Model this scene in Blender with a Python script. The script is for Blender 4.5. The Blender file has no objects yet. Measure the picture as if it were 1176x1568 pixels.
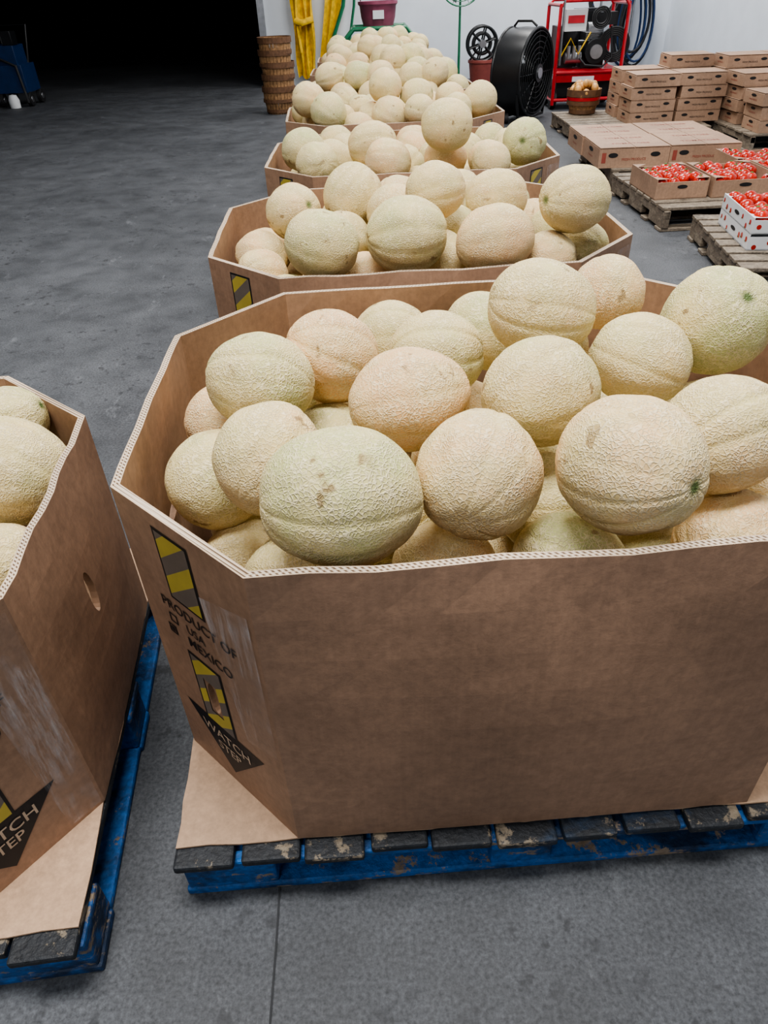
import bpy, bmesh, math, random
import numpy as np
from mathutils import Vector, Matrix, noise
RNG=random.Random(7)

# ------------------------------------------------------------------ materials
def newmat(name):
    m=bpy.data.materials.new(name); m.use_nodes=True
    nt=m.node_tree; b=nt.nodes['Principled BSDF']
    return m,nt,b
def nd(nt,t,**kw):
    n=nt.nodes.new(t)
    for k,v in kw.items():
        if k in n.inputs: n.inputs[k].default_value=v
        else: setattr(n,k,v)
    return n
def objco(nt,scale=(1,1,1),rot=(0,0,0)):
    tc=nd(nt,'ShaderNodeTexCoord'); mp=nd(nt,'ShaderNodeMapping')
    mp.inputs['Scale'].default_value=scale; mp.inputs['Rotation'].default_value=rot
    nt.links.new(tc.outputs['Object'],mp.inputs['Vector']); return mp.outputs[0]
def ramp(nt,fac,stops):
    r=nd(nt,'ShaderNodeValToRGB'); e=r.color_ramp.elements
    while len(e)<len(stops): e.new(.5)
    for i,(p,c) in enumerate(stops):
        e[i].position=p; e[i].color=(*c,1) if len(c)==3 else c
    nt.links.new(fac,r.inputs[0]); return r.outputs[0]
def mix(nt,fac,a,b,mode='MIX'):
    m=nd(nt,'ShaderNodeMix',data_type='RGBA',blend_type=mode)
    for idx,val in ((0,fac),(6,a),(7,b)):
        if hasattr(val,'is_linked') or hasattr(val,'links'): nt.links.new(val,m.inputs[idx])
        elif idx==0: m.inputs[0].default_value=val
        else: m.inputs[idx].default_value=(*val,1)
    return m.outputs[2]
def mathn(nt,op,a,b=None,c=None,clamp=False):
    m=nd(nt,'ShaderNodeMath',operation=op,use_clamp=clamp)
    for i,val in enumerate((a,b,c)):
        if val is None: continue
        if hasattr(val,'links'): nt.links.new(val,m.inputs[i])
        else: m.inputs[i].default_value=val
    return m.outputs[0]
def noi(nt,vec,scale,detail=4,rough=.55):
    n=nd(nt,'ShaderNodeTexNoise'); n.inputs['Scale'].default_value=scale
    n.inputs['Detail'].default_value=detail; n.inputs['Roughness'].default_value=rough
    nt.links.new(vec,n.inputs['Vector']); return n.outputs['Fac']
def bump(nt,b,h,strength=.3,dist=.002):
    n=nd(nt,'ShaderNodeBump'); n.inputs['Strength'].default_value=strength; n.inputs['Distance'].default_value=dist
    nt.links.new(h,n.inputs['Height']); nt.links.new(n.outputs[0],b.inputs['Normal'])
def simple(name,col,rough=.5,metal=0,var=.15,scale=12,coat=0):
    m,nt,b=newmat(name); co=objco(nt)
    n=noi(nt,co,scale)
    d=tuple(c*(1-var) for c in col); l=tuple(min(1,c*(1+var)) for c in col)
    nt.links.new(ramp(nt,n,[(.3,d),(.7,l)]),b.inputs['Base Color'])
    b.inputs['Roughness'].default_value=rough; b.inputs['Metallic'].default_value=metal
    b.inputs['Coat Weight'].default_value=coat
    return m
def cardboard(name,base,light=1.0):
    m,nt,b=newmat(name); co=objco(nt)
    n1=noi(nt,co,2.6,3); n2=noi(nt,co,60,5,.7)
    c=tuple(x*light for x in base)
    a=ramp(nt,n1,[(.32,tuple(x*.76 for x in c)),(.62,tuple(x*1.12 for x in c))])
    f=ramp(nt,n2,[(.35,(.84,.84,.84)),(.65,(1.07,1.07,1.07))])
    col=mix(nt,1.0,a,f,'MULTIPLY')
    cs=objco(nt,(1,1,.04)); st=noi(nt,cs,150,1)
    col=mix(nt,.5,col,mix(nt,1.0,col,ramp(nt,st,[(.35,(.93,.93,.93)),(.65,(1.05,1.05,1.05))]),'MULTIPLY'))
    sc=noi(nt,objco(nt,(1,1,.35),(.3,.5,.2)),11,6,.75)
    col=mix(nt,mathn(nt,'MULTIPLY',ramp(nt,sc,[(.60,(0,0,0)),(.74,(1,1,1))]),.4),col,tuple(min(1,x*1.7) for x in c))
    nt.links.new(col,b.inputs['Base Color']); b.inputs['Roughness'].default_value=.6
    b.inputs['Specular IOR Level'].default_value=.45
    h=mathn(nt,'ADD',mathn(nt,'MULTIPLY',n2,.25),mathn(nt,'MULTIPLY',noi(nt,co,6,2),1.6))
    bump(nt,b,h,.4,.006)
    return m
KR=(.345,.213,.138)
M_CARD=cardboard('kraft_cardboard',KR)
M_CARDIN=cardboard('kraft_cardboard_inside',KR,1.12)
M_LINER=cardboard('kraft_liner_edge',(.52,.40,.29))
M_SLIP=cardboard('kraft_slip_sheet',(.46,.31,.205))
M_CARTON=cardboard('carton_cardboard',(.41,.265,.18))
def flute():
    m,nt,b=newmat('corrugated_flute'); co=objco(nt)
    w=nd(nt,'ShaderNodeTexWave',wave_type='BANDS',bands_direction='DIAGONAL'); w.inputs['Scale'].default_value=80
    nt.links.new(co,w.inputs['Vector'])
    nt.links.new(ramp(nt,w.outputs['Fac'],[(.3,(.12,.075,.045)),(.6,(.58,.49,.40))]),b.inputs['Base Color'])
    b.inputs['Roughness'].default_value=.9; return m
M_FLUTE=flute()
def tapemat():
    m,nt,b=newmat('clear_wrap_scuff_sheen'); 
    n=noi(nt,objco(nt,(1,1,.10),(.0,.22,.0)),36,6,.75); n2=noi(nt,objco(nt),9,3)
    a=mathn(nt,'MULTIPLY',ramp(nt,n,[(.44,(0,0,0)),(.66,(1,1,1))]),ramp(nt,n2,[(.38,(0,0,0)),(.56,(1,1,1))]))  # white streaks paint the wrap's highlight along with its scuffs
    nt.links.new(mathn(nt,'ADD',mathn(nt,'MULTIPLY',a,.6),.04),b.inputs['Alpha'])
    b.inputs['Base Color'].default_value=(.75,.73,.73,1); b.inputs['Roughness'].default_value=.25
    return m
M_TAPE=tapemat()
M_INK_HOLE=simple('black_ink_hole_shade',(.012,.012,.014),.55)  # print black, also the painted dark of flat hand holes
M_YEL=simple('hazard_yellow',(.50,.40,.07),.5)
M_GREYP=simple('hazard_grey',(.17,.14,.115),.5)
M_REDINK=simple('red_print',(.30,.07,.05),.6)
def melonmat():
    m,nt,b=newmat('cantaloupe_rind')
    at=nd(nt,'ShaderNodeAttribute',attribute_name='mel'); sp=nd(nt,'ShaderNodeSeparateColor')
    nt.links.new(at.outputs['Color'],sp.inputs[0]); G,RD,ST=sp.outputs[0],sp.outputs[1],sp.outputs[2]
    co=objco(nt)
    big=noi(nt,co,10,3)
    t=mathn(nt,'ADD',RD,mathn(nt,'MULTIPLY',mathn(nt,'SUBTRACT',big,.5),1.5),clamp=True)
    base=ramp(nt,t,[(0,(.50,.51,.22)),(.28,(.64,.55,.255)),(.65,(.73,.56,.275)),(1,(.80,.50,.25))])
    base=mix(nt,mathn(nt,'MULTIPLY',G,.45),base,(.46,.40,.15))
    nw=nd(nt,'ShaderNodeTexNoise'); nw.inputs['Scale'].default_value=45; nw.inputs['Detail'].default_value=2
    nt.links.new(co,nw.inputs['Vector'])
    va=nd(nt,'ShaderNodeVectorMath',operation='MULTIPLY_ADD'); va.inputs[1].default_value=(.014,)*3
    nt.links.new(nw.outputs['Color'],va.inputs[0]); nt.links.new(co,va.inputs[2])
    vo=nd(nt,'ShaderNodeTexVoronoi',feature='DISTANCE_TO_EDGE'); vo.inputs['Scale'].default_value=185
    nt.links.new(va.outputs[0],vo.inputs['Vector'])
    net=ramp(nt,vo.outputs['Distance'],[(.0,(1,1,1)),(.20,(0,0,0))])
    patch=ramp(nt,noi(nt,co,22,2),[(.3,(.4,.4,.4)),(.6,(1,1,1))])
    nm=mathn(nt,'MULTIPLY',net,patch)
    nm=mathn(nt,'MULTIPLY',nm,mathn(nt,'SUBTRACT',1.0,mathn(nt,'MULTIPLY',G,.5)))
    col=mix(nt,mathn(nt,'MULTIPLY',nm,.8),base,(.90,.78,.54))
    sp1=noi(nt,co,34,3,.5); sp2=noi(nt,co,7,1)
    sm=mathn(nt,'MULTIPLY',ramp(nt,sp1,[(.64,(0,0,0)),(.70,(1,1,1))]),ramp(nt,sp2,[(.5,(0,0,0)),(.58,(1,1,1))]))
    col=mix(nt,mathn(nt,'MULTIPLY',sm,.75),col,(.25,.15,.06))
    col=mix(nt,ST,col,(.09,.14,.035))
    nt.links.new(col,b.inputs['Base Color']); b.inputs['Roughness'].default_value=.58
    b.inputs['Specular IOR Level'].default_value=.38
    bump(nt,b,mathn(nt,'ADD',nm,mathn(nt,'MULTIPLY',noi(nt,co,60,2),.5)),.75,.0018)
    return m
M_MEL=melonmat()
def paintwood(name,paint,wood,dirt,t0=.5,t1=.62,dt=.45):
    m,nt,b=newmat(name); co=objco(nt,(1,1,2.5))
    n1=noi(nt,co,13,7,.75); n2=noi(nt,objco(nt,(.6,1,1)),6,5,.7); n3=noi(nt,objco(nt,(1,1,1)),90,3)
    c=mix(nt,ramp(nt,n2,[(dt,(0,0,0)),(dt+.14,(1,1,1))]),paint,dirt)
    c=mix(nt,ramp(nt,n1,[(t0,(0,0,0)),(t1,(1,1,1))]),c,wood)
    c=mix(nt,1.0,c,ramp(nt,n3,[(.3,(.7,.7,.7)),(.7,(1.2,1.2,1.2))]),'MULTIPLY')
    nt.links.new(c,b.inputs['Base Color']); b.inputs['Roughness'].default_value=.6
    bump(nt,b,mathn(nt,'ADD',n3,n1),.6,.005); return m
M_BLUE=paintwood('blue_painted_wood',(.012,.115,.36),(.26,.20,.14),(.010,.028,.070),.565,.60,.47)
M_DECK=paintwood('worn_dark_deck_wood',(.020,.023,.028),(.22,.18,.13),(.014,.045,.10),.575,.61,.60)
M_WOOD=paintwood('grey_pallet_wood',(.20,.16,.12),(.30,.25,.19),(.08,.065,.05),.45,.6,.5)
def floormat():
    m,nt,b=newmat('worn_concrete'); co=objco(nt)
    n1=noi(nt,co,.9,5,.6); n2=noi(nt,co,4.5,8,.68); n3=noi(nt,co,130,4,.7)
    c=ramp(nt,n1,[(.3,(.062,.066,.073)),(.5,(.084,.089,.098)),(.72,(.108,.114,.125))])
    c=mix(nt,1.0,c,ramp(nt,n2,[(.25,(.62,.62,.62)),(.5,(1,1,1)),(.75,(1.3,1.3,1.3))]),'MULTIPLY')
    c=mix(nt,1.0,c,ramp(nt,n3,[(.28,(.5,.5,.5)),(.72,(1.5,1.5,1.5))]),'MULTIPLY')
    s1=noi(nt,objco(nt,(2.2,1,1),(0,0,.5)),3.4,7,.78)
    c=mix(nt,mathn(nt,'MULTIPLY',ramp(nt,s1,[(.59,(0,0,0)),(.70,(1,1,1))]),.38),c,(.28,.295,.32))
    s2=noi(nt,objco(nt,(1,1,1),(0,0,1)),24,3,.6); s3=noi(nt,co,2.3,2)
    c=mix(nt,mathn(nt,'MULTIPLY',mathn(nt,'MULTIPLY',ramp(nt,s2,[(.57,(0,0,0)),(.66,(1,1,1))]),ramp(nt,s3,[(.46,(0,0,0)),(.58,(1,1,1))])),.7),c,(.030,.031,.034))
    nt.links.new(c,b.inputs['Base Color'])
    nt.links.new(ramp(nt,n2,[(.3,(.52,.52,.52)),(.7,(.72,.72,.72))]),b.inputs['Roughness'])
    b.inputs['Specular IOR Level'].default_value=.35
    bump(nt,b,mathn(nt,'ADD',n3,n2),.18,.002); return m
M_FLOOR=floormat()
M_JOINT=simple('floor_joint_dark',(.045,.047,.05),.8)
M_WALL=simple('white_wall_panel',(.76,.81,.88),.55,var=.04,scale=3)
M_DARKW=simple('unlit_room_wall',(.010,.011,.014),.8)  # near-black colour paints the unlit room's darkness onto these walls
M_CEIL=simple('ceiling_paint',(.45,.46,.48),.8,var=.04)
M_BLACK=simple('black_plastic',(.012,.013,.015),.35)
M_RUB=simple('rubber',(.018,.018,.02),.6)
M_STEEL=simple('steel',(.42,.43,.45),.35,.9)
M_RED=simple('red_enamel',(.50,.015,.025),.35,coat=.3)
M_GREEN=simple('green_enamel',(.015,.16,.075),.4,coat=.2)
M_PINK=simple('mauve_plastic',(.28,.07,.12),.5)
M_TERRA=simple('brick_red_plastic',(.25,.06,.05),.6)
M_YFAB=simple('yellow_webbing',(.70,.44,.015),.7,var=.3,scale=14)
M_NAVY=simple('navy_plastic',(.012,.035,.11),.4)
M_WHITE=simple('white_card',(.74,.76,.78),.55,var=.03)
M_BWOOD=simple('basket_splint_wood',(.30,.17,.08),.7,var=.45,scale=40)
M_HOOP=simple('basket_hoop_wood',(.14,.07,.035),.7,var=.3,scale=30)
M_TOM=simple('tomato_skin',(.50,.022,.010),.25,var=.3,scale=9,coat=.2)
M_STEMG=simple('stem_green',(.05,.14,.02),.6)
M_ONION=simple('onion_skin',(.62,.34,.12),.4,var=.3,scale=14)

# ------------------------------------------------------------------ mesh builder
class MB:
    def __init__(s): s.v=[];s.f=[];s.m=[];s.mats=[];s.col=[]
    def mi(s,mat):
        if mat not in s.mats: s.mats.append(mat)
        return s.mats.index(mat)
    def add(s,vs,fs,mat,M=None,col=None):
        o=len(s.v); 
        if M is not None: vs=[M@Vector(v) for v in vs]
        s.v+= [tuple(v) for v in vs]
        s.f+= [tuple(i+o for i in f) for f in fs]
        if isinstance(mat,list): s.m+=[s.mi(x) for x in mat]
        else: s.m+=[s.mi(mat)]*len(fs)
        s.col+= (col if col is not None else [(0,0,0,1)]*len(vs))
    def box(s,c,d,mat,M=None):
        x,y,z=d[0]/2,d[1]/2,d[2]/2
        vs=[Vector((c[0]+i*x,c[1]+j*y,c[2]+k*z)) for k in(-1,1) for j in(-1,1) for i in(-1,1)]
        fs=[(0,2,3,1),(4,5,7,6),(0,1,5,4),(2,6,7,3),(0,4,6,2),(1,3,7,5)]
        s.add(vs,fs,mat,M)
    def cyl(s,p0,p1,r0,mat,r1=None,n=20,caps=True,M=None):
        p0,p1=Vector(p0),Vector(p1); r1=r0 if r1 is None else r1
        z=(p1-p0).normalized(); x=z.orthogonal().normalized(); y=z.cross(x)
        vs=[];fs=[]
        for p,r in((p0,r0),(p1,r1)):
            for i in range(n):
                a=2*math.pi*i/n; vs.append(p+(x*math.cos(a)+y*math.sin(a))*r)
        for i in range(n): j=(i+1)%n; fs.append((i,j,n+j,n+i))
        if caps: fs+=[tuple(range(n))[::-1],tuple(range(n,2*n))]
        s.add(vs,fs,mat,M)
    def tube(s,path,r,mat,n=8,closed=False,M=None,flat=1.0):
        P=[Vector(p) for p in path]; vs=[];fs=[];N=len(P); prev=None
        for k in range(N):
            a=P[k-1] if (k>0 or closed) else P[k]; b=P[(k+1)%N] if (k<N-1 or closed) else P[k]
            t=(b-a).normalized()
            x=t.orthogonal().normalized() if prev is None else (prev-t*prev.dot(t)).normalized()
            prev=x; y=t.cross(x)
            for i in range(n):
                an=2*math.pi*i/n; vs.append(P[k]+x*math.cos(an)*r+y*math.sin(an)*r*flat)
        for k in range(N if closed else N-1):
            for i in range(n):
                j=(i+1)%n; k2=(k+1)%N; fs.append((k*n+i,k*n+j,k2*n+j,k2*n+i))
        if not closed: fs+=[tuple(range(n))[::-1],tuple((N-1)*n+i for i in range(n))]
        s.add(vs,fs,mat,M)
    def ring(s,c,nrm,R,r,mat,n=32,k=8):
        c=Vector(c);z=Vector(nrm).normalized();x=z.orthogonal().normalized();y=z.cross(x)
        s.tube([c+(x*math.cos(2*math.pi*i/n)+y*math.sin(2*math.pi*i/n))*R for i in range(n)],r,mat,k,True)
    def lathe(s,prof,c,mat,n=32,mats=None):
        vs=[];fs=[];ms=[]
        for r,z in prof:
            for i in range(n):
                a=2*math.pi*i/n; vs.append((c[0]+r*math.cos(a),c[1]+r*math.sin(a),c[2]+z))
        for k in range(len(prof)-1):
            for i in range(n):
                j=(i+1)%n; fs.append((k*n+i,k*n+j,(k+1)*n+j,(k+1)*n+i)); ms.append(mats[k] if mats else mat)
        s.add(vs,fs,ms)
    def sheet(s,rows,mat,th=.01):
        n=len(rows[0]); m=len(rows); vs=[Vector(p) for r in rows for p in r]; vs+= [v+Vector((0,th,0)) for v in vs]
        o=n*m; fs=[]
        for j in range(m-1):
            for i in range(n-1):
                a=j*n+i; fs+=[(a,a+1,a+n+1,a+n),(o+a,o+a+n,o+a+n+1,o+a+1)]
        for j in range(m-1):
            a=j*n; fs.append((a,a+n,o+a+n,o+a)); a=j*n+n-1; fs.append((a,o+a,o+a+n,a+n))
        for i in range(n-1):
            fs.append((i,o+i,o+i+1,i+1)); a=(m-1)*n+i; fs.append((a,a+1,o+a+1,o+a))
        s.add(vs,fs,mat)
    def blob(s,c,r,mat,ax=(0,0,1),el=1.0,lobes=0,depth=.0,seed=0,nu=24,nv=12,rnd=.5,lump=.02,stem=.0,dim=.0):
        ax=Vector(ax).normalized(); x=ax.orthogonal().normalized(); y=ax.cross(x)
        A=np.array([x,y,ax]); vs=[];cols=[]
        a_=r*el**.5; b_=r/el**.5*1.0
        th=np.linspace(0,math.pi,nv+1)[:,None]; ph=np.linspace(0,2*math.pi,nu,endpoint=False)[None,:]
        if lobes:
            vary=.55+.45*np.sin(ph*2.3+seed*1.7)*np.sin(ph*1.0+seed)
            g=(1-np.abs(np.sin(lobes*(ph+.10*np.sin(3*ph+seed)+.05*np.sin(2*th+seed))/2)))**2.3*np.sin(th)**.6*vary
        else: g=0*th*ph
        rr=1-depth*g-dim*np.exp(-(th/.22)**2)-dim*.6*np.exp(-((math.pi-th)/.25)**2)
        X=np.sin(th)*np.cos(ph)*b_*rr; Y=np.sin(th)*np.sin(ph)*b_*rr; Z=np.cos(th)*a_*rr+0*ph
        P=np.stack([X,Y,Z],-1).reshape(-1,3)
        if lump:
            D=P/np.linalg.norm(P,axis=1)[:,None]
            L=np.array([noise.noise(Vector((d[0]*1.3+seed*3.1,d[1]*1.3,d[2]*1.3+seed)))+.35*noise.noise(Vector((d[0]*3.3,d[1]*3.3+seed,d[2]*3.3))) for d in D])
            P=P*(1+lump*2*L[:,None])
        W=P@A+np.array(c)
        sm=np.exp(-(th/.13)**4)+0*ph if stem else 0*th+0*ph
        sm=sm*min(1,stem)
        cols=[(float(q),rnd,float(w),1) for q,w in zip(g.reshape(-1),sm.reshape(-1))]
        fs=[]
        for j in range(nv):
            for i in range(nu):
                k=(i+1)%nu; fs.append((j*nu+i,(j+1)*nu+i,(j+1)*nu+k,j*nu+k))
        s.add([tuple(w) for w in W],fs,mat,None,cols)
    def build(s,name,smooth=False,bevel=0,attr=False):
        me=bpy.data.meshes.new(name); me.from_pydata(s.v,[],s.f)
        for m in s.mats: me.materials.append(m)
        me.polygons.foreach_set('material_index',s.m)
        if smooth is True: me.polygons.foreach_set('use_smooth',[True]*len(s.f))
        if attr:
            a=me.color_attributes.new('mel','FLOAT_COLOR','POINT')
            a.data.foreach_set('color',[x for c in s.col for x in c])
        me.update()
        bm=bmesh.new(); bm.from_mesh(me); bmesh.ops.remove_doubles(bm,verts=bm.verts,dist=1e-6) if not attr else None
        bmesh.ops.recalc_face_normals(bm,faces=bm.faces); bm.to_mesh(me); bm.free()
        ob=bpy.data.objects.new(name,me); bpy.context.collection.objects.link(ob)
        if smooth=='auto':
            me.polygons.foreach_set('use_smooth',[True]*len(me.polygons))
            me.set_sharp_from_angle(angle=math.radians(38))
        if bevel:
            b=ob.modifiers.new('bevel','BEVEL'); b.width=bevel; b.segments=2; b.limit_method='ANGLE'; b.angle_limit=math.radians(40)
        return ob
def place(x,y,ph,z=0): return Matrix.Translation((x,y,z))@Matrix.Rotation(ph,4,'Z')

def text_geo(txt,size):
    cu=bpy.data.curves.new('t','FONT'); cu.body=txt; cu.size=size; cu.align_x='CENTER'; cu.align_y='CENTER'; cu.offset=size*.008
    cu.resolution_u=3
    ob=bpy.data.objects.new('t',cu); bpy.context.collection.objects.link(ob)
    dg=bpy.context.evaluated_depsgraph_get(); me=bpy.data.meshes.new_from_object(ob.evaluated_get(dg))
    V=[(v.co.x,v.co.y) for v in me.vertices]; F=[tuple(p.vertices) for p in me.polygons]
    bpy.data.objects.remove(ob); bpy.data.meshes.remove(me); bpy.data.curves.remove(cu)
    return V,F
TX={'prod':text_geo('PRODUCT OF',.029),'usa':text_geo('USA',.025),'mex':text_geo('MEXICO',.029),'watch':text_geo('WATCH',.036),'step':text_geo('STEP',.036),
'lab':text_geo('FRESH PRODUCE',.030),'lab2':text_geo('TOMATOES',.034)}

# ------------------------------------------------------------------ bins
CX,CY=.207,.212; Z0=.139
def octo(W,D):
    w,d=W/2,D/2
    return [(-w+CX,-d),(w-CX,-d),(w,-d+CY),(w,d-CY),(w-CX,d),(-w+CX,d),(-w,d-CY),(-w,-d+CY)]
def clip(poly,a,b,c):
    out=[]
    for i in range(len(poly)):
        p,q=poly[i],poly[(i+1)%len(poly)]; fp=a*p[0]+b*p[1]-c; fq=a*q[0]+b*q[1]-c
        if fp<=0: out.append(p)
        if fp*fq<0:
            t=fp/(fp-fq); out.append((p[0]+t*(q[0]-p[0]),p[1]+t*(q[1]-p[1])))
    return out
def bin_(x,y,ph,W,D,h,detail=True,holes=()):
    mb=MB(); zb=.1435; H=Z0+h-zb
    oc=octo(W,D); K=10 if detail else 4; R=8 if detail else 3
    per=[];nrm=[];bul=[];en=[]
    for i in range(8):
        a,b=Vector(oc[i]),Vector(oc[(i+1)%8]); t=(b-a).normalized(); en.append(Vector((-t.y,t.x)))
    for i in range(8):
        a,b=Vector(oc[i]),Vector(oc[(i+1)%8])
        for k in range(K):
            per.append(a+(b-a)*k/K)
            if k==0: 
                n1,n2=en[i-1],en[i]; nrm.append((n1+n2)/(1+n1.dot(n2))); bul.append(0)
            else: nrm.append(en[i]); bul.append(math.sin(math.pi*k/K) if i%2==0 else 0)
    T=.0125
    prof=[(0,zb+H*k/R,M_CARD) for k in range(R+1)]
    prof[-1]=(0,zb+H,M_LINER)
    prof+=[(.0022,zb+H,M_FLUTE),(.0050,zb+H,M_LINER),(.0070,zb+H,M_FLUTE),(.0105,zb+H,M_LINER)]
    prof+=[(T,zb+H-H*k/R,M_CARDIN) for k in range(R+1)]
    prof[-1]=(T,zb,M_CARD)
    vs=[];fs=[];ms=[];N=len(per)
    for off,z,_ in prof:
        zz=(z-zb)/H
        for k in range(N):
            bu=bul[k]*(.020*math.sin(math.pi*min(1,zz*1.0))+.003)
            wv=.0022*math.sin(k*1.7+x*5) if zz>.99 and bul[k]>0 else 0
            p=per[k]+nrm[k]*(off-bu+wv); vs.append((p.x,p.y,z+ (wv*.8)))
    for j in range(len(prof)):
        j2=(j+1)%len(prof)
        for k in range(N):
            k2=(k+1)%N; fs.append((j*N+k,j*N+k2,j2*N+k2,j2*N+k)); ms.append(prof[j][2])
    mb.add(vs,fs,ms)
    ob=mb.build('cardboard_melon_bin')
    if holes:
        cut=MB(); cut.mi(M_CARD); 
        for (i,t,zc,a,b) in holes:
            p=Vector(oc[i]).lerp(Vector(oc[(i+1)%8]),t); nn=en[i]; tt=Vector((nn.y,-nn.x))
            ring=[(a*math.cos(2*math.pi*q/20),b*math.sin(2*math.pi*q/20)) for q in range(20)]
            vv=[]
            for s in(-.04,.05):
                for (e,g) in ring: q=p+tt*e+nn*s; vv.append((q.x,q.y,zc+g))
            ff=[(q,(q+1)%20,20+(q+1)%20,20+q) for q in range(20)]+[tuple(range(20))[::-1],tuple(range(20,40))]
            cut.add(vv,ff,M_CARD)
        co=cut.build('cutter')
        md=ob.modifiers.new('b','BOOLEAN'); md.operation='DIFFERENCE'; md.object=co; md.solver='EXACT'
        dg=bpy.context.evaluated_depsgraph_get(); me=bpy.data.meshes.new_from_object(ob.evaluated_get(dg))
        ob.modifiers.clear(); old=ob.data; ob.data=me; bpy.data.objects.remove(co)
    db=MB(); top=Z0+h
    for i in (1,3,5,7):
        a=Vector(oc[i]);b=Vector(oc[(i+1)%8]); t=(b-a).normalized(); nn=-en[i]; Lc=(b-a).length
        def P(u,v,off=.0012): 
            q=a+t*u+nn*off; return (q.x,q.y,top-v)
        def poly(pts,mat,off=.0012): db.add([P(u,v,off) for u,v in pts],[tuple(range(len(pts)))],mat)
        def haz(u0,u1,v0,v1,hole=None):
            def cutpoly(pl,mat,off):
                if hole is None: poly(pl,mat,off); return
                hu,hv,ha,hb=hole
                for A_,B_,C_ in ((1,0,hu-ha),(-1,0,-(hu+ha))): 
                    q=clip(pl,A_,B_,C_)
                    if len(q)>2: poly(q,mat,off)
                mid=clip(clip(pl,1,0,hu+ha),-1,0,-(hu-ha))
                for A_,B_,C_ in ((0,1,hv-hb),(0,-1,-(hv+hb))):
                    q=clip(mid,A_,B_,C_) if len(mid)>2 else []
                    if len(q)>2: poly(q,mat,off)
            cutpoly([(u0,v0),(u1,v0),(u1,v1),(u0,v1)],M_INK_HOLE,.0009)
            e=.005; r=[(u0+e,v0+e),(u1-e,v0+e),(u1-e,v1-e),(u0+e,v1-e)]
            sw=.034; s=-.2; k=0
            while s<.6:
                c0=v0-.08+s; q=clip(clip(r,.75,1,c0+sw+.75*u0),-.75,-1,-(c0+.75*u0))
                if len(q)>2: cutpoly(q,M_YEL if k%2 else M_GREYP,.0014)
                s+=sw;k+=1
        u0,u1=.31*Lc,.59*Lc; hz=h
        haz(u0,u1,.022,.26*hz)
        haz(u0,u1,.45*hz,.73*hz,(.45*Lc,.60*hz,.016,.041) if detail else None)
        if detail:
            for key,uu,v in(('prod',.50,.300*hz),('usa',.45,.352*hz),('mex',.54,.402*hz)):
                V,F=TX[key]; db.add([P(uu*Lc+vx,v-vy,.0014) for vx,vy in V],F,M_INK_HOLE)
            for v,fill in((.352,0),(.402,1)):
                cu=(.26 if not fill else .22)*Lc; q=.010
                for (a0,a1,b0,b1) in ((-q,q,-q,-q+.003),(-q,q,q-.003,q),(-q,-q+.003,-q,q),(q-.003,q,-q,q)):
                    poly([(cu+a0,v*hz+b0),(cu+a1,v*hz+b0),(cu+a1,v*hz+b1),(cu+a0,v*hz+b1)],M_INK_HOLE,.0012)
                if fill: poly([(cu-.005,v*hz-.005),(cu+.005,v*hz-.005),(cu+.005,v*hz+.005),(cu-.005,v*hz+.005)],M_INK_HOLE,.0012)
            poly([(.12*Lc,.72*hz),(.31*Lc,.72*hz),(.59*Lc,.72*hz),(.82*Lc,.72*hz),(.46*Lc,.94*hz)],M_INK_HOLE,.0007)
            for key,v,sc in(('watch',.775*hz,.95),('step',.832*hz,.85)):
                V,F=TX[key]; db.add([P(.47*Lc+vx*sc,v-vy*sc,.0018) for vx,vy in V],F,M_LINER)
            if i==7: poly([(.60*Lc,.17*hz),(.97*Lc,.12*hz),(.98*Lc,.62*hz),(.72*Lc,.66*hz)],M_TAPE,.0026)
            if i==1: poly([(.70*Lc,.04*hz),(.98*Lc,.04*hz),(.98*Lc,.97*hz),(.78*Lc,.97*hz)],M_TAPE,.0026)
    d=db.build('decals')
    bpy.ops.object.select_all(action='DESELECT'); d.select_set(True); ob.select_set(True); bpy.context.view_layer.objects.active=ob
    bpy.ops.object.join()
    ob.matrix_world=place(x,y,ph)
    return ob
def slip(x,y,ph,W,D,seed):
    q=random.Random(seed); mb=MB(); pts=[]; N=22
    w,d=W/2,D/2
    for (a,b) in (((-w,-d),(w,-d)),((w,-d),(w,d)),((w,d),(-w,d)),((-w,d),(-w,-d))):
        for k in range(N):
            t=k/N; j=.0 if k==0 else q.uniform(-.004,.003)
            X=a[0]+(b[0]-a[0])*t; Y=a[1]+(b[1]-a[1])*t
            L=math.hypot(X,Y); pts.append((X*(1+j/L),Y*(1+j/L)))
    n=len(pts); vs=[(p[0],p[1],z) for z in(Z0+.0005,Z0+.004) for p in pts]
    mb.add(vs,[tuple(range(n))[::-1],tuple(range(n,2*n))]+[(k,(k+1)%n,n+(k+1)%n,n+k) for k in range(n)],M_SLIP)
    ob=mb.build('cardboard_slip_sheet'); ob.matrix_world=place(x,y,ph); return ob
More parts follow.
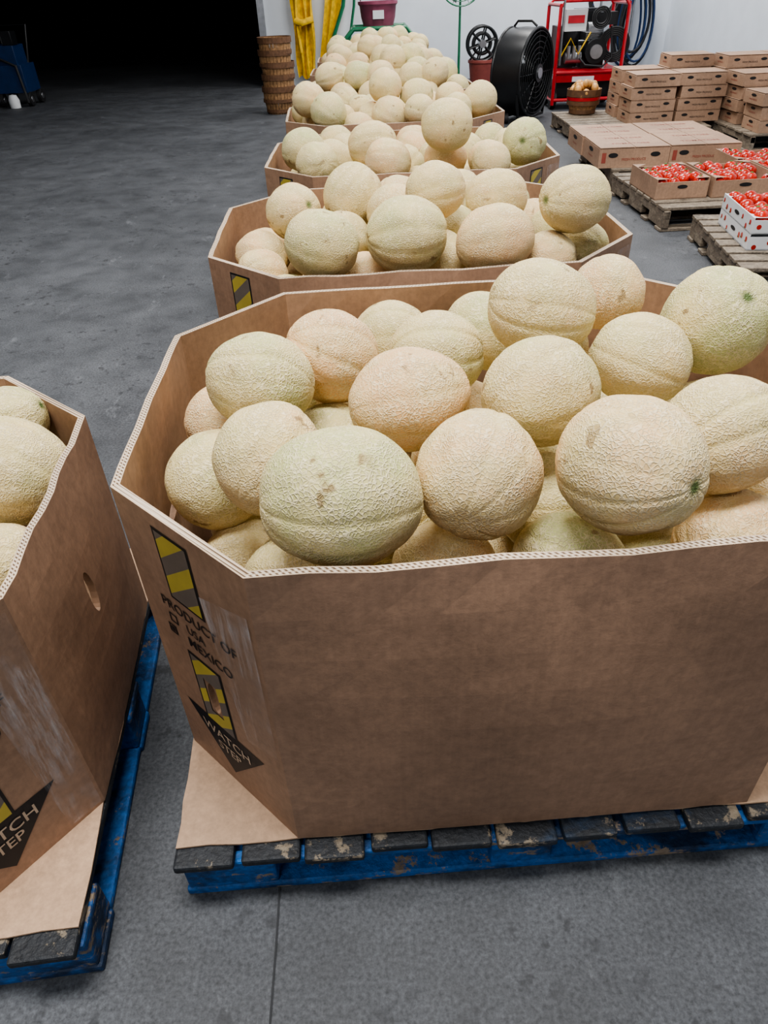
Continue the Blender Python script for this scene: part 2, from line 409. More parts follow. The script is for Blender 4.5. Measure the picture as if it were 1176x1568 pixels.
def pallet_block(x,y,ph,W,D,name='blue_pallet',seed=0):
    r=random.Random(seed); mb=MB(); w,d=W/2,D/2
    nb=11; bw=W/nb
    for i in range(nb):
        cx=-w+bw*(i+.5); e=r.uniform(-.012,.006)
        mb.box((cx,e,.1275+r.uniform(-.0008,.0005)),(bw-.010+r.uniform(-.008,.004),D,.019),M_DECK,Matrix.Rotation(r.uniform(-.006,.006),4,'Z'))
    for yy in(-d+.055,0,d-.055): mb.box((0,yy,.109),(W,.10,.0175),M_BLUE)
    for yy in(-d+.065,0,d-.065):
        for xx,bwid in((-w+.085,.16),(0,.11),(w-.085,.16)): mb.box((xx,yy,.0595),(bwid,.10,.0815),M_BLUE)
    for yy in(-d+.06,0,d-.06): mb.box((0,yy,.0095),(W,.095,.0185),M_BLUE)
    for xx in(-w+.06,w-.06): mb.box((xx,0,.0095),(.11,D-.21,.0183),M_BLUE)
    ob=mb.build(name,bevel=.005); ob.matrix_world=place(x,y,ph); return ob
def pallet_string(x,y,ph,W,D,name='wooden_pallet',seed=0):
    r=random.Random(seed); mb=MB(); w,d=W/2,D/2; n=8; bd=D/n
    for i in range(n):
        mb.box((0,-d+bd*(i+.5),.129),(W+r.uniform(-.01,.01),bd-.03,.018),M_WOOD)
    for xx in(-w+.03,0,w-.03):
        for k in range(3): mb.box((xx,-d+.12+k*(D-.24)/2,.070),(.04,.24,.099),M_WOOD)
        mb.box((xx,0,.095),(.039,D,.048),M_WOOD)
    for yy in(-d+.05,-d*.4,d*.4,d-.05): mb.box((0,yy,.010),(W,.09,.018),M_WOOD)
    ob=mb.build(name,bevel=.003); ob.matrix_world=place(x,y,ph); return ob

BINS=[(-1.138,.894,.092,1.19,.93,.508),(.2,1.102,.039,1.19,.952,.603),(.129,2.26,.038,1.19,.952,.564),(.175,3.351,-.006,1.19,.952,.571),(.144,4.561,.044,1.19,.952,.566),
(.15,5.72,.03,1.19,.952,.56),(.15,6.88,.0,1.19,.952,.56),(.15,8.0,.02,1.19,.952,.56)]
MEL={0:"-669 1071 612 102;-743 1246 615 72;-641 896 542 70",
1:"-54 727 770 99;131 783 756 89;315 738 792 94;483 842 768 87;585 1142 808 93;438 1070 776 80;243 944 793 87;285 1163 836 88;478 1404 769 76;47 959 781 87;109 1203 739 85;33 1442 672 84;-83 1188 753 87;-198 1069 769 86;-164 861 749 82;-267 941 661 82;-277 1145 648 83;-225 874 533 78;87 789 580 81;267 912 609 85;264 751 610 82;508 775 619 85;627 886 612 84;-90 1112 613 81;229 1403 697 85",
2:"-238 2248 743 83;-132 1880 750 94;-342 2189 635 80;-52 2272 777 91;70 2156 754 83;90 1897 761 103;180 2066 828 81;375 2218 768 87;325 1900 739 97;543 1970 814 92;597 2070 658 84;-321 2040 628 75;531 2402 638 79",
3:"-263 3162 754 87;-205 3009 728 83;-152 3734 678 83;16 3137 767 93;74 2974 733 87;214 3729 665 84;300 2981 849 95;309 3096 715 86;575 3671 669 83;473 2964 719 76;620 3081 765 87",
4:"-309 4353 792 91;-201 4204 749 97;-123 4929 710 85;127 4270 710 101;277 4421 781 89;279 4184 740 81;631 4457 748 95;494 4355 719 83;106 4408 835 90;477 4547 749 84"}
SPEC={1:{0:(1.16,8,-6,.22,0),1:(1.04,70,10,.72,0),2:(1.12,-58,12,.66,1),3:(1.08,20,15,.55,0),4:(1.06,-81,46,.12,1),5:(1.14,-25,-15,.45,0),6:(1.1,25,5,.4,0),7:(1.13,-12,-8,.5,0),8:(1.05,80,5,.85,0),9:(1.2,10,6,.9,0),10:(1.12,0,0,.4,0),11:(1.1,0,0,.45,0),12:(1.08,20,-35,.95,0),13:(1.14,-8,-5,.3,0),14:(1.06,60,20,.5,0),15:(1.05,50,10,.4,0)},
2:{9:(1.15,203,6,.4,1),5:(1.1,10,0,.3,0),1:(1.14,-5,-15,.3,0),8:(1.2,5,5,.8,0),3:(1.05,20,50,.5,0),7:(1.2,0,5,.6,0)},
3:{10:(1.0,253,12,.0,1),6:(1.1,0,0,.55,0)},4:{}}
def fits(b,P,r):
    x,y,ph,W,D,h=BINS[b]; dx,dy=P[0]-x,P[1]-y
    lx=math.cos(ph)*dx+math.sin(ph)*dy; ly=-math.sin(ph)*dx+math.cos(ph)*dy; w=W/2-.016;d=D/2-.016
    q=math.hypot(CX,CY)
    return abs(lx)+r<w and abs(ly)+r<d and (abs(lx)*CY+abs(ly)*CX)/q+r<(w*CY+(d-CX)*CX)/q
for b,(x,y,ph,W,D,h) in enumerate(BINS):
    hs=()
    if b==0: hs=((2,.42,Z0+h*.62,.016,.045),)
    if b==1: hs=((7,.45,Z0+h*.40,.013,.038),(6,.5,Z0+h*.6,.045,.016))
    if b<4 and b!=1: hs=hs+((1,.45,Z0+h*.40,.013,.038),)
    bin_(x,y,ph,W,D,h,detail=b<4,holes=hs)
    slip(x,y,ph,W,D,b)
    off=Matrix.Rotation(ph,2)@Vector((0,-.010))
    pallet_block(x+off.x,y+off.y,ph,W+.01,D+.03,seed=b)
    rr=random.Random(100+b); mel=[]
    if b in MEL:
        for s in MEL[b].split(';'):
            q=[int(t)/1000 for t in s.split()]; mel.append([tuple(q[:3]),q[3]])
    nvis=len(mel)
    if b>=5:
        for lay,(zc,hx,hy,nx,ny) in enumerate([(.655,.46,.34,6,4),(.765,.36,.24,5,3)]):
            for i in range(nx):
                for j in range(ny):
                    lx=(i/(nx-1)-.5)*2*hx+rr.uniform(-.02,.02)+(.03 if j%2 else -.03); ly=(j/(ny-1)-.5)*2*hy+rr.uniform(-.02,.02)
                    P=(x+lx,y+ly,zc+rr.uniform(-.02,.03)); r=rr.uniform(.085,.097)
                    if lay==0 and not fits(b,P,r*.9): continue
                    mel.append([P,r])
        for _ in range(4): mel.append([(x+rr.uniform(-.2,.2),y+rr.uniform(-.1,.1),.855),.09])
    else:
        levels=[.60,.59,.58,.50,.45,.40,.34,.30,.275]
        if b==0: levels=[.56,.54,.50,.42,.36,.30,.275]
        if b in(2,3,4): levels=[.68,.66,.64,.60,.55,.48]
        for z in levels:
            for _ in range(500):
                P=(x+rr.uniform(-.52,.52),y+rr.uniform(-.4,.4),z+rr.uniform(-.02,.02)); r=rr.uniform(.078,.09)
                if b==1 and P[0]>.62 and z>.59 and P[1]>.95: P=(P[0],P[1],P[2]+.10)
                if not fits(b,P,r): continue
                if all((Vector(P)-Vector(c)).length>.95*(r+q) for c,q in mel): mel.append([P,r])
    mb=MB()
    for i,(c,r) in enumerate(mel):
        nu,nv=(120,48) if b<2 else ((64,32) if b<4 else (48,20))
        if c[2]<.56 and b!=0 and i>=nvis: nu,nv=36,18
        sp=SPEC.get(b,{}).get(i)
        if sp is None: sp=(rr.uniform(1.04,1.16),rr.uniform(-60,60),rr.uniform(-25,25),rr.uniform(.15,.9),1 if rr.random()<.25 else 0)
        el,yaw,tl,tone,st=sp; yaw=math.radians(yaw); tl=math.radians(tl)
        ax=(math.cos(tl)*math.cos(yaw),math.cos(tl)*math.sin(yaw),math.sin(tl))
        mb.blob(c,r,M_MEL,ax,el,lobes=rr.choice([9,10,10]),depth=rr.uniform(.025,.06),seed=i+b*31,nu=nu,nv=nv,rnd=tone,lump=.022,stem=st,dim=.045)
    ob=mb.build('cantaloupe_pile',smooth=True,attr=True)

# ------------------------------------------------------------------ room
def slab(name,x0,x1,y0,y1,z0,z1,mat):
    mb=MB(); mb.box(((x0+x1)/2,(y0+y1)/2,(z0+z1)/2),(x1-x0,y1-y0,z1-z0),mat); return mb.build(name)
slab('floor',-9,4.8,-5,26,-.15,0,M_FLOOR)
slab('wall_back',-1.5,4.8,12.9,13.1,0,5.5,M_WALL)
slab('wall_back_shade_header',-9,-1.5,12.9,13.1,2.4,5.5,M_WALL)  # unseen header, hung low to keep ceiling light out of the back room
slab('wall_right',4.65,4.85,-5,12.9,0,5.5,M_WALL)
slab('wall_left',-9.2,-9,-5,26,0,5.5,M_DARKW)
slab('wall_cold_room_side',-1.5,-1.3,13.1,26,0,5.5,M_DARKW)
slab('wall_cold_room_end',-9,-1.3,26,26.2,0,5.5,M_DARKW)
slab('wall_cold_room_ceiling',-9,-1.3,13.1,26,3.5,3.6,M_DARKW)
slab('ceiling',-9,4.8,-5,13.1,5.5,5.6,M_CEIL)
mb=MB(); mb.box((-1.52,12.88,1.2),(.10,.06,2.4),M_STEEL); mb.build('trim_1')
mb=MB(); mb.tube([(-.205,-1,.0008),(-.212,.2,.0008),(-.215,.5,.0008),(-.226,.9,.0008),(-.24,1.6,.0008),(-.25,4,.0008),(-.26,9,.0008)],.003,M_JOINT,n=4,flat=.25)
mb.build('trim_floor_joint')

# ------------------------------------------------------------------ background things
def basket(mb,c,r0,r1,h,n=28):
    for i in range(n):
        a0=2*math.pi*(i+.06)/n; a1=2*math.pi*(i+.94)/n
        vs=[]
        for (r,z) in((r0,0),(r0*.5+r1*.5+.012,h*.5),(r1,h)):
            for dr in(0,-.006):
                for a in(a0,a1): vs.append((c[0]+(r+dr)*math.cos(a),c[1]+(r+dr)*math.sin(a),c[2]+z))
        fs=[]
        for k in(0,4): fs+=[(k,k+1,k+5,k+4),(k+2,k+6,k+7,k+3),(k,k+4,k+6,k+2),(k+1,k+3,k+7,k+5)]
        mb.add(vs,fs,M_BWOOD)
    for z,t in((.12,.03),(.5,.03),(.93,.05)):
        rr=r0+(r1-r0)*z+ (.012 if z==.5 else .0)+.004
        mb.lathe([(rr,h*z-t*.6),(rr+.007,h*z-t*.6),(rr+.008,h*z+t*.6),(rr,h*z+t*.6),(rr,h*z-t*.6)],c,M_HOOP,n=32)
    mb.lathe([(0.001,.004),(r0,.004)],c,M_BWOOD,n=28)
mb=MB()
for k in range(5): basket(mb,(-1.07+.012*((k*7)%3-1),10.1,.0+.125*k),.155,.195,.285)
mb.build('bushel_basket_stack')
mb=MB(); rows=[]
for t in range(26):
    z=1.8-t*.067; row=[]
    wd=.36*(1-.25*(t/25)); x0=-1.07+.05*(t/25)
    for i in range(13):
        u=i/12; row.append((x0+wd*u+.012*math.sin(t*.5+i),12.70-.035*math.sin(i*1.7+t*.12)-.015*math.sin(t*.6+i*.5),z+.03*math.sin(i*.9)*(t/25)))
    rows.append(row)
mb.sheet(rows,M_YFAB,.012)
mb.tube([(-1.0+.05+.02*math.sin(t*.7),12.62,1.75-t*.13) for t in range(11)],.026,M_YFAB,n=8,flat=.4)
mb.tube([(-1.0,12.62,.85),(-.9,12.58,.82),(-.74,12.62,.86)],.05,M_YFAB,n=10,flat=.7)
mb.cyl((-1.1,12.72,1.8),(-.68,12.72,1.8),.015,M_STEEL)
mb.build('yellow_tarp',smooth='auto')
mb=MB(); rows=[]
for t in range(24):
    q=t/23; z=1.8-1.45*q; row=[]
    for i in range(8):
        u=i/7; row.append((-.46+.30*u*(1-.35*q)-.22*q**1.4,12.72-.03*math.sin(i*1.9+t*.1),z))
    rows.append(row)
mb.sheet(rows,M_YFAB,.012)
mb.tube([(-.16,12.72,1.7),(-.28,12.7,1.0),(-.55,12.66,.4),(-.66,12.64,.02)],.028,M_GREEN,n=8)
mb.tube([(-.06,12.74,1.7),(-.12,12.7,1.0),(-.25,12.66,.4),(-.3,12.64,.02)],.02,M_GREEN,n=8)
mb.build('yellow_tarp',smooth='auto')
# green cart with tub
mb=MB()
yf,yb=10.75,11.35
for yy in(yf,yb):
    mb.tube([(-.42,yy,.05),(-.42,yy,.5),(-.12,yy,.80),(.55,yy,.80),(.78,yy,.55),(.82,yy,.05)],.026,M_GREEN,n=10)
    mb.tube([(-.42,yy,.48),(.78,yy,.52)],.018,M_GREEN,n=8)
    mb.tube([(-.42,yy,.2),(.8,yy,.2)],.018,M_GREEN,n=8)
for xx,zz in((-.42,.2),(.8,.2),(-.12,.8),(.55,.8),(-.42,.48),(.78,.52)): mb.cyl((xx,yf,zz),(xx,yb,zz),.018,M_GREEN)
mb.box((.2,11.05,.79),(.72,.6,.02),M_GREEN); mb.box((.2,11.05,.2),(1.2,.58,.02),M_GREEN)
for xx in(-.42,.82):
    for yy in(yf,yb): mb.cyl((xx,yy-.02,.05),(xx,yy+.02,.05),.05,M_RUB)
mb.build('green_utility_cart',smooth='auto')
mb=MB(); c=(.20,11.05,.806)
mb.lathe([(.001,.0),(.19,.0),(.22,.10),(.235,.22),(.255,.24),(.255,.27),(.23,.27),(.20,.05),(.001,.03)],c,M_PINK,n=32)
mb.box((.20,10.82,.94),(.14,.012,.09),M_WHITE)
mb.tube([(-.02,11.05,1.06),(-.02,11.0,1.2),(.20,11.0,1.3),(.42,11.0,1.2),(.42,11.05,1.06)],.008,M_STEEL)
mb.build('mauve_tub',smooth='auto')
# pedestal fan
mb=MB(); fx,fy=1.32,11.6
mb.cyl((fx,fy,.03),(fx,fy,1.25),.02,M_GREEN,r1=.014)
for a in(.3,1.87,3.44,5.0): mb.tube([(fx,fy,.07),(fx+.2*math.cos(a),fy+.2*math.sin(a),.04),(fx+.3*math.cos(a),fy+.3*math.sin(a),.015)],.014,M_GREEN)
mb.cyl((fx,fy,.02),(fx,fy,.10),.05,M_GREEN)
ZF=1.26
for R in(.1,.17,.24,.29): mb.ring((fx,fy-.09,ZF),(0,1,.0),R,.004 if R<.28 else .009,M_GREEN)
for R in(.17,.24,.29): mb.ring((fx,fy+.03,ZF),(0,1,.0),R,.004,M_GREEN)
for i in range(16):
    a=i*math.pi/8; mb.tube([(fx+.05*math.cos(a),fy-.10,ZF+.05*math.sin(a)),(fx+.29*math.cos(a),fy-.07,ZF+.29*math.sin(a)),(fx+.05*math.cos(a),fy+.04,ZF+.05*math.sin(a))],.0025,M_GREEN,n=5)
for i in range(3):
    a=i*2.094; u=Vector((math.cos(a),0,math.sin(a))); w=Vector((-math.sin(a),.35,math.cos(a)))
    o=Vector((fx,fy-.03,ZF)); mb.add([o+u*.03-w*.02,o+u*.25-w*.08,o+u*.25+w*.08,o+u*.03+w*.02],[(0,1,2,3)],M_STEEL)
mb.cyl((fx,fy-.05,ZF),(fx,fy+.14,ZF),.06,M_GREEN)
mb.build('pedestal_fan',smooth='auto')
# hose reel
mb=MB(); c=Vector((1.72,12.2,.50))
for yy in(-.09,.09):
    mb.ring(c+Vector((0,yy,0)),(0,1,0),.21,.018,M_BLACK)
    for i in range(6):
        a=i*math.pi/3+.3; mb.tube([c+Vector((0,yy,0)),c+Vector((.21*math.cos(a),yy,.21*math.sin(a)))],.012,M_BLACK)
mb.cyl(c+Vector((0,-.12,0)),c+Vector((0,.12,0)),.05,M_STEEL)
for k in range(5): mb.ring(c+Vector((0,-.06+.03*k,0)),(0,1,0),.12+.012*(k%2),.016,M_RUB)
mb.tube([(1.55,12.2,.30),(1.72,12.2,.5),(1.9,12.2,.30)],.014,M_BLACK)
mb.lathe([(.001,0),(.17,0),(.20,.26),(.215,.27),(.215,.30),(.19,.30),(.001,.30)],(1.74,12.2,0),M_TERRA,n=28)
mb.build('hose_reel',smooth='auto')
# drum fan
mb=MB(); c=Vector((1.70,8.8,.445)); ax=Vector((.80,-.60,.0)).normalized(); s=Vector((-ax.y,ax.x,0)); up=Vector((0,0,1))
def dring(o,R,r,mat): mb.ring(c+ax*o,ax,R,r,mat,n=48)
N=48
pts=[(-.17,.385),(-.17,.40),(.0,.41),(.15,.40),(.15,.385),(.0,.39),(-.17,.385)]
vs=[];fs=[]
for o,R in pts:
    for i in range(N):
        a=2*math.pi*i/N; vs.append(c+ax*o+(s*math.cos(a)+up*math.sin(a))*R)
for k in range(len(pts)-1):
    for i in range(N): j=(i+1)%N; fs.append((k*N+i,k*N+j,(k+1)*N+j,(k+1)*N+i))
mb.add(vs,fs,M_BLACK)
for o in(-.17,.15): dring(o,.40,.014,M_BLACK)
for R in(.08,.13,.18,.23,.28,.33,.37):
    dring(.165,R,.0045,M_BLACK); dring(-.18,R,.0045,M_BLACK)
for i in range(12):
    a=i*math.pi/6; d=s*math.cos(a)+up*math.sin(a)
    mb.tube([c+ax*.168,c+ax*.155+d*.4],.005,M_BLACK,n=5); mb.tube([c-ax*.18,c-ax*.17+d*.4],.005,M_BLACK,n=5)
for i in range(5):
    a=i*2*math.pi/5; d=s*math.cos(a)+up*math.sin(a); e=(-s*math.sin(a)+up*math.cos(a))
    mb.add([c+d*.06-e*.05-ax*.02,c+d*.37-e*.14-ax*.04,c+d*.37+e*.12+ax*.04,c+d*.06+e*.05+ax*.02],[(0,1,2,3)],M_BLACK)
mb.cyl(c-ax*.1,c+ax*.19,.085,M_BLACK); mb.cyl(c+ax*.19,c+ax*.20,.05,M_STEEL)
for o in(-.14,.12):
    p=c+ax*o; mb.tube([p+s*.36+up*-.16,p+s*.30-up*.41,p-s*.30-up*.41,p-s*.36-up*.16],.016,M_BLACK)
mb.tube([c-ax*.14+up*.41,c-ax*.1+up*.455,c+ax*.06+up*.455,c+ax*.12+up*.41],.012,M_BLACK)
for sg in(-1,1): 
    p=c-ax*.02+s*.30*sg; mb.cyl((p.x-.02,p.y,.05),(p.x+.02,p.y,.05),.05,M_RUB)
mb.build('drum_fan',smooth='auto')
# pressure washer
mb=MB(); x0,x1,y0,y1=2.17,2.92,9.35,9.95
for yy in(y0,y1):
    mb.tube([(x0,yy,.05),(x0,yy,.98),(x0+.05,yy,1.04),(x1-.05,yy,1.04),(x1,yy,.98),(x1,yy,.05)],.02,M_RED,n=10)
    for z in(.10,.37): mb.tube([(x0,yy,z),(x1,yy,z)],.018,M_RED)
for xx in(x0,x1):
    for z in(.10,.37,1.0): mb.tube([(xx,y0,z),(xx,y1,z)],.018,M_RED)
mb.box(((x0+x1)/2,(y0+y1)/2,.385),(x1-x0,y1-y0,.015),M_RED)
mb.box(((x0+x1)/2,y0+.02,.32),(x1-x0-.04,.02,.09),M_RED)
mb.box((2.5,y0,.305),(.25,.012,.05),M_WHITE)
mb.box(((x0+x1)/2,(y0+y1)/2,.10),(x1-x0,y1-y0,.02),M_BLACK)
mb.box(((x0+x1)/2,(y0+y1)/2+.05,.20),(x1-x0-.1,y1-y0-.1,.16),M_BLACK)
mb.box((2.36,y0+.06,.86),(.24,.05,.20),M_WHITE); mb.box((2.36,y0+.03,.87),(.18,.012,.07),M_RED)
mb.box((2.62,9.65,.52),(.26,.3,.24),M_BLACK); mb.cyl((2.62,9.50,.56),(2.62,9.38,.56),.12,M_BLACK); mb.cyl((2.62,9.38,.56),(2.62,9.36,.56),.07,M_STEEL)
for k in range(6): mb.box((2.62,9.6,.665+.014*k),(.22,.24,.006),M_STEEL)
mb.cyl((2.55,9.6,.76),(2.72,9.6,.76),.07,M_STEEL); mb.box((2.74,9.62,.86),(.22,.26,.12),M_BLACK)
mb.cyl((2.30,9.5,.50),(2.48,9.5,.50),.055,M_STEEL)
mb.box((2.34,9.75,.60),(.26,.26,.40),M_BLACK); mb.box((2.60,9.85,.80),(.30,.12,.30),M_BLACK)
for k in range(3): mb.cyl((2.32+.06*k,9.42,.5),(2.32+.06*k,9.42,.62),.02,M_STEEL)
mb.lathe([(.001,0),(.09,0),(.1,.03),(.1,.16),(.07,.2),(.03,.21),(.03,.23),(.001,.23)],(2.36,9.6,.62),M_BLACK,n=20)
for k in range(5): mb.ring((2.82,9.40,.62),(.2,1,0),.09+.018*k,.011,M_RUB)
for k in range(3): mb.ring((2.62,9.32,.88),(.1,1,0),.06+.018*k,.009,M_RUB)
mb.tube([(2.45,9.4,.5),(2.5,9.33,.44),(2.7,9.33,.42),(2.8,9.36,.5),(2.75,9.35,.8)],.011,M_RUB)
mb.tube([(2.2,9.34,.5),(2.3,9.3,.7),(2.4,9.3,.55),(2.52,9.32,.75)],.008,M_YFAB)
mb.tube([(2.2,9.3,.45),(2.17,9.2,1.15)],.012,M_STEEL)
for xx in(x0+.02,x1-.02):
    for yy in(y0+.1,y1-.1): mb.cyl((xx-.03,yy,.10),(xx+.03,yy,.10),.098,M_RUB)
mb.build('pressure_washer',smooth='auto')
# hose coils by the wall
mb=MB()
for k in range(10):
    cx=3.98+.035*(k%5); rx=.19+.02*(k%3); top=1.25; bot=.10+.06*(k%4); pts=[]
    for t in range(28):
        a=2*math.pi*t/28; z=(top+bot)/2+(top-bot)/2*math.cos(a); w=1-.25*math.cos(a)
        pts.append((cx+rx*math.sin(a)*w,12.74-.018*k+.01*math.sin(3*a),z))
    mb.tube(pts,.016,M_RUB if k%3 else M_NAVY,n=8,closed=True)
mb.cyl((4.05,12.78,0),(4.05,12.78,1.4),.022,M_STEEL); mb.cyl((4.05,12.78,1.22),(4.05,12.5,1.22),.02,M_STEEL)
mb.box((4.05,12.7,.01),(.3,.3,.02),M_STEEL)
mb.build('hose_coil',smooth='auto')
mb=MB()
for k in range(4): mb.ring((3.55,12.66-.02*k,.95),(0,1,0),.16+.02*k,.014,M_RUB)
mb.cyl((3.55,12.75,0),(3.55,12.75,1.2),.018,M_STEEL); mb.cyl((3.55,12.75,1.1),(3.55,12.55,1.1),.018,M_STEEL)
mb.tube([(3.4,12.65,.9),(3.35,12.65,.5),(3.5,12.62,.15),(3.75,12.6,.02)],.016,M_NAVY)
mb.box((3.55,12.72,.01),(.3,.2,.02),M_STEEL)
mb.build('hose_coil',smooth='auto')
# onion basket
OBX,OBY=2.19,8.08
mb=MB(); basket(mb,(OBX,OBY,.1395),.115,.16,.20,n=24)
rr=random.Random(5)
for k in range(34):
    a=rr.uniform(0,6.28);q=.14*math.sqrt(rr.random()); z=.139+.17+.10*(1-(q/.15)**2)+rr.uniform(-.02,.02)
    mb.blob((OBX+q*math.cos(a),OBY+q*math.sin(a),z),rr.uniform(.03,.038),M_ONION,(rr.uniform(-.5,.5),rr.uniform(-.5,.5),1),1.1,nu=14,nv=8,lump=0)
mb.lathe([(.152,.12),(.160,.12),(.166,.15),(.158,.15)],(OBX,OBY,.141),M_RED,n=28)
mb.lathe([(.146,.09),(.152,.09),(.156,.12),(.150,.12)],(OBX,OBY,.141),M_GREEN,n=28)
mb.build('onion_basket',smooth='auto')

# ---- pallets right side
pallet_string(2.52,7.66,.0,1.2,1.2,seed=1)
pallet_string(3.80,7.25,.0,1.1,1.35,seed=2)
pallet_string(2.37,6.0,-.03,1.18,1.05,seed=3)
pallet_string(2.35,4.93,.03,1.2,1.0,seed=4)
pallet_string(2.42,3.72,-.12,1.2,.98,seed=5)
def carton(mb,c,d,yaw=0,red=False):
    x,y,z=d; M=Matrix.Translation(c)@Matrix.Rotation(yaw,4,'Z')
    mb.box((0,0,z/2-.004),(x,y,z-.008),M_CARTON,M)
    mb.box((-x/4,0,z-.002),(x/2-.004,y+.004,.005),M_CARTON,M); mb.box((x/4,0,z-.002),(x/2-.004,y+.004,.005),M_CARTON,M)
    V,F=TX['lab']
    for sy in(-1,1):
        for mm in (-.30,.30):
            pts=[(x*mm+x*.07*math.cos(t*.5236),sy*(y/2+.0015),z*.62+z*.12*math.sin(t*.5236)) for t in range(12)]
            mb.add(pts,[tuple(range(12))],M_INK_HOLE,M)  # hand hole as a flat black oval, its shade painted on
        k=x/.41*.62
        mb.add([(-sy*vx*k,sy*(y/2+.0012),z*.40+vy*k) for vx,vy in V],F,M_REDINK if red else M_INK_HOLE,M)
        if red: mb.add([(a,sy*(y/2+.001),b) for a,b in((-x*.46,z*.25),(-x*.40,z*.25),(-x*.40,z*.75),(-x*.46,z*.75))],[(0,1,2,3)],M_REDINK,M)
    for sx in(-1,1):
        pts=[(sx*(x/2+.0015),y*.13*math.cos(t*.5236),z*.68+z*.11*math.sin(t*.5236)) for t in range(12)]
        mb.add(pts,[tuple(range(12))],M_INK_HOLE,M)  # end hand hole, only its dark interior painted as an oval
        mb.add([(sx*(x/2+.0012),sx*vx*.55,z*.35+vy*.55) for vx,vy in V],F,M_REDINK,M)
    if red:
        V,F=TX['lab2']
        for k in(-.22,.22): mb.add([(vx*1.6,k*y+vy*1.6,z+.0012) for vx,vy in V],F,M_REDINK,M)
rr=random.Random(11)
def stack(x,y,n,d,z0=.1385,name='produce_carton_stack'):
    mb=MB()
    for k in range(n): carton(mb,(x+rr.uniform(-.018,.018),y+rr.uniform(-.018,.018),z0+k*(d[2]+.001)),d,rr.uniform(-.04,.04))
    return mb.build(name,bevel=.002)
bx=(.41,.34,.098)
stack(2.63,7.48,4,bx); stack(3.08,7.48,4,bx)
stack(2.64,7.92,4,bx); stack(3.09,7.92,5,bx)
stack(3.54,7.72,5,bx); stack(3.99,7.72,5,bx)
stack(3.52,7.26,4,bx); stack(3.97,7.26,4,bx)
stack(3.52,6.80,3,bx); stack(3.97,6.80,3,bx)
mb=MB()
for i in range(2):
    for j in range(2): carton(mb,(1.93+.515*i,5.79+.49*j,.1385),(.508,.48,.135),-.02,True)
mb.build('flat_carton_layer',bevel=.002)
def tomatoes(mb,x0,x1,y0,y1,z,n,seed,r=.036):
    q=random.Random(seed); nx=max(1,int((x1-x0)/(2*r)));ny=max(1,int((y1-y0)/(2*r)))
    for i in range(nx):
        for j in range(ny):
            if q.random()<.08: continue
            c=(x0+(i+.5)*(x1-x0)/nx+q.uniform(-.006,.006),y0+(j+.5)*(y1-y0)/ny+q.uniform(-.006,.006),z+q.uniform(-.008,.012))
            mb.blob(c,r,M_TOM,(q.uniform(-.7,.7),q.uniform(-.7,.7),1),.9,lobes=5,depth=.05,nu=20,nv=10,lump=0,dim=.08)
            if q.random()<.4: mb.blob((c[0],c[1],c[2]+r*.9),.008,M_STEMG,el=.5,nu=8,nv=4,lump=0)
def crate(x,y,d,mat,yaw=0,seed=0,z0=.1385,name='tomato_crate',prints=False,fill=True,layers=1):
    X,Y,Z=d; mb=MB(); t=.006
    for L in range(layers):
        zb=L*(Z+.001)
        mb.box((0,0,zb+t/2),(X,Y,t),mat)
        for sx in(-1,1): mb.box((sx*(X/2-t/2),0,zb+Z/2),(t,Y,Z),mat)
        for sy in(-1,1): mb.box((0,sy*(Y/2-t/2),zb+Z*.42),(X-2*t,t,Z*.84),mat)
        for sx in(-1,1):
            for sy in(-1,1):
                mb.add([(sx*(X/2-t),sy*(Y/2-t),zb+Z-.001),(sx*(X/2-.09),sy*(Y/2-t),zb+Z-.001),(sx*(X/2-t),sy*(Y/2-.09),zb+Z-.001)],[(0,1,2)],mat)
        for sy in(-1,1):
            mb.add([(X*.1*math.cos(q*.5236),sy*(Y/2+.0012),zb+Z*.6+Z*.1*math.sin(q*.5236)) for q in range(12)],[tuple(range(12))],M_INK_HOLE)  # flat oval painted dark like the inside of a hand hole
        if prints:
            q=random.Random(seed+L)
            for sx in(-1,1):
                mb.add([(sx*(X/2+.0012),Y*.08*math.cos(p*.5236),zb+Z*.55+Z*.13*math.sin(p*.5236)) for p in range(12)],[tuple(range(12))],M_INK_HOLE)  # side hand hole drawn as painted dark, no opening cut
                for k in range(8):
                    yy=-Y*.44+Y*.88*k/7+q.uniform(-.012,.012); zz=zb+Z*q.uniform(.25,.72); r=q.uniform(.010,.015)
                    if abs(yy)<Y*.11: continue
                    mb.add([(sx*(X/2+.001),yy+r*math.cos(p*.5236),zz+r*math.sin(p*.5236)) for p in range(12)],[tuple(range(12))],M_TOM)
                    mb.add([(sx*(X/2+.0014),yy+.009+r*.5*math.cos(p*.7854),zz-.010+r*.3*math.sin(p*.7854)) for p in range(8)],[tuple(range(8))],M_STEMG)
            for sy in(-1,1):
                for k in range(6):
                    xx=-X*.42+X*.84*k/5; zz=zb+Z*q.uniform(.2,.6); r=.012
                    mb.add([(xx+r*math.cos(p*.5236),sy*(Y/2+.0014),zz+r*math.sin(p*.5236)) for p in range(12)],[tuple(range(12))],M_TOM)
    if fill: tomatoes(mb,-X/2+t,X/2-t,-Y/2+t,Y/2-t,(layers-1)*(Z+.001)+Z*.72,0,seed)
    ob=mb.build(name,smooth='auto'); ob.matrix_world=place(x,y,yaw,z0); return ob
crate(1.93,4.85,(.33,.46,.118),M_CARTON,.03,1)
crate(2.32,4.84,(.40,.46,.118),M_CARTON,.02,2)
crate(2.74,4.83,(.40,.46,.118),M_CARTON,.03,3)
crate(2.70,5.28,(.46,.36,.118),M_CARTON,.0,4)
crate(2.13,3.80,(.42,.50,.078),M_WHITE,-.12,5,prints=True,layers=2)
crate(2.57,3.75,(.42,.50,.078),M_WHITE,-.12,6,prints=True,layers=2)
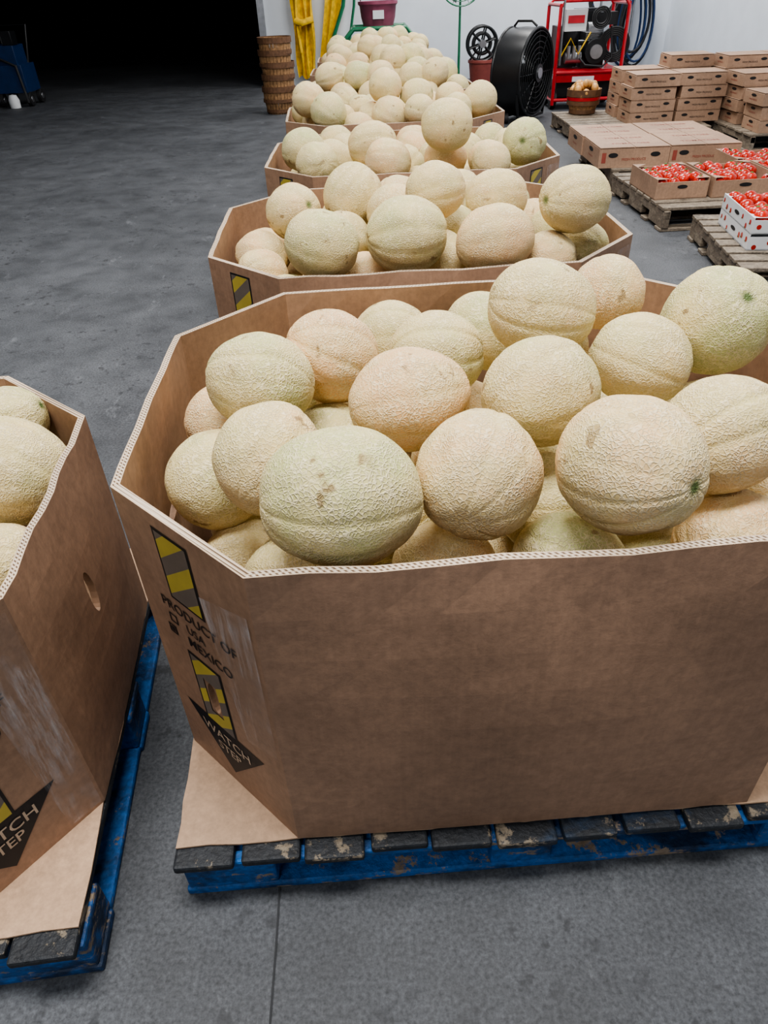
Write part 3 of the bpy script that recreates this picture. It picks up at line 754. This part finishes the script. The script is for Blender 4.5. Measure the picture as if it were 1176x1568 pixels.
# floor machine in the doorway
mb=MB(); c=(-5.05,12.0)
mb.box((c[0],c[1],.34),(.42,.5,.34),M_NAVY); mb.box((c[0]-.02,c[1],.62),(.34,.38,.24),M_NAVY)
mb.box((c[0]+.1,c[1]-.1,.82),(.14,.2,.16),M_BLACK)
for sx in(-.2,.2):
    for sy in(-.2,.2): mb.cyl((c[0]+sx-.03,c[1]+sy,.09),(c[0]+sx+.03,c[1]+sy,.09),.09,M_RUB); mb.cyl((c[0]+sx-.034,c[1]+sy,.09),(c[0]+sx+.034,c[1]+sy,.09),.04,M_STEEL)
mb.tube([(c[0]-.15,c[1]+.2,.5),(c[0]-.2,c[1]+.35,.95),(c[0]+.2,c[1]+.35,.95),(c[0]+.15,c[1]+.2,.5)],.018,M_BLACK)
mb.lathe([(.001,0),(.07,0),(.075,.1),(.05,.16),(.001,.17)],(c[0]+.02,c[1]-.36,0.0),M_WHITE,n=20)
mb.tube([(c[0]-.3,c[1]-.2,.02),(c[0]-.32,c[1]-.2,.4),(c[0]-.1,c[1]-.22,.6),(c[0]+.15,c[1]-.27,.5),(c[0]+.2,c[1]-.3,.05)],.02,M_RUB)
mb.build('floor_scrubber',smooth='auto',bevel=.006)

# ------------------------------------------------------------------ lights
def area(name,loc,sx,sy,p,col=(1,.98,.95),rot=(0,0,0)):
    l=bpy.data.lights.new(name,'AREA'); l.shape='RECTANGLE'; l.size=sx; l.size_y=sy; l.energy=p; l.color=col
    o=bpy.data.objects.new(name,l); o.location=loc; o.rotation_euler=rot; bpy.context.collection.objects.link(o)
for i,(x,y,p) in enumerate([(-.2,.6,235),(1.6,3.8,170),(-2.2,4.5,110),(1.2,8.3,185),(-1.8,-2.5,90),(2.4,11.2,170)]):
    area('ceiling_light',(x,y,4.6),2.0,.8,p)
w=bpy.data.worlds.new('w'); bpy.context.scene.world=w; w.use_nodes=True
w.node_tree.nodes['Background'].inputs[0].default_value=(.80,.86,1,1); w.node_tree.nodes['Background'].inputs[1].default_value=.38
try: bpy.context.scene.view_settings.look='AgX - Medium High Contrast'
except Exception: pass

# ------------------------------------------------------------------ camera
H,th,ro=1.2975,.6515,-.0431
F=Vector((0,math.cos(th),-math.sin(th)));R0=Vector((1,0,0));U0=Vector((0,math.sin(th),math.cos(th)))
c,s=math.cos(ro),math.sin(ro); Rv=c*R0+s*U0; Uv=-s*R0+c*U0
cam=bpy.data.cameras.new('cam'); cam.sensor_fit='HORIZONTAL'; cam.sensor_width=36; cam.lens=36*1091.6/1200
cam.clip_end=100; cam.clip_start=.02
co=bpy.data.objects.new('camera',cam); bpy.context.collection.objects.link(co)
co.matrix_world=Matrix(((Rv.x,Uv.x,-F.x,0),(Rv.y,Uv.y,-F.y,0),(Rv.z,Uv.z,-F.z,H),(0,0,0,1)))
bpy.context.scene.camera=co
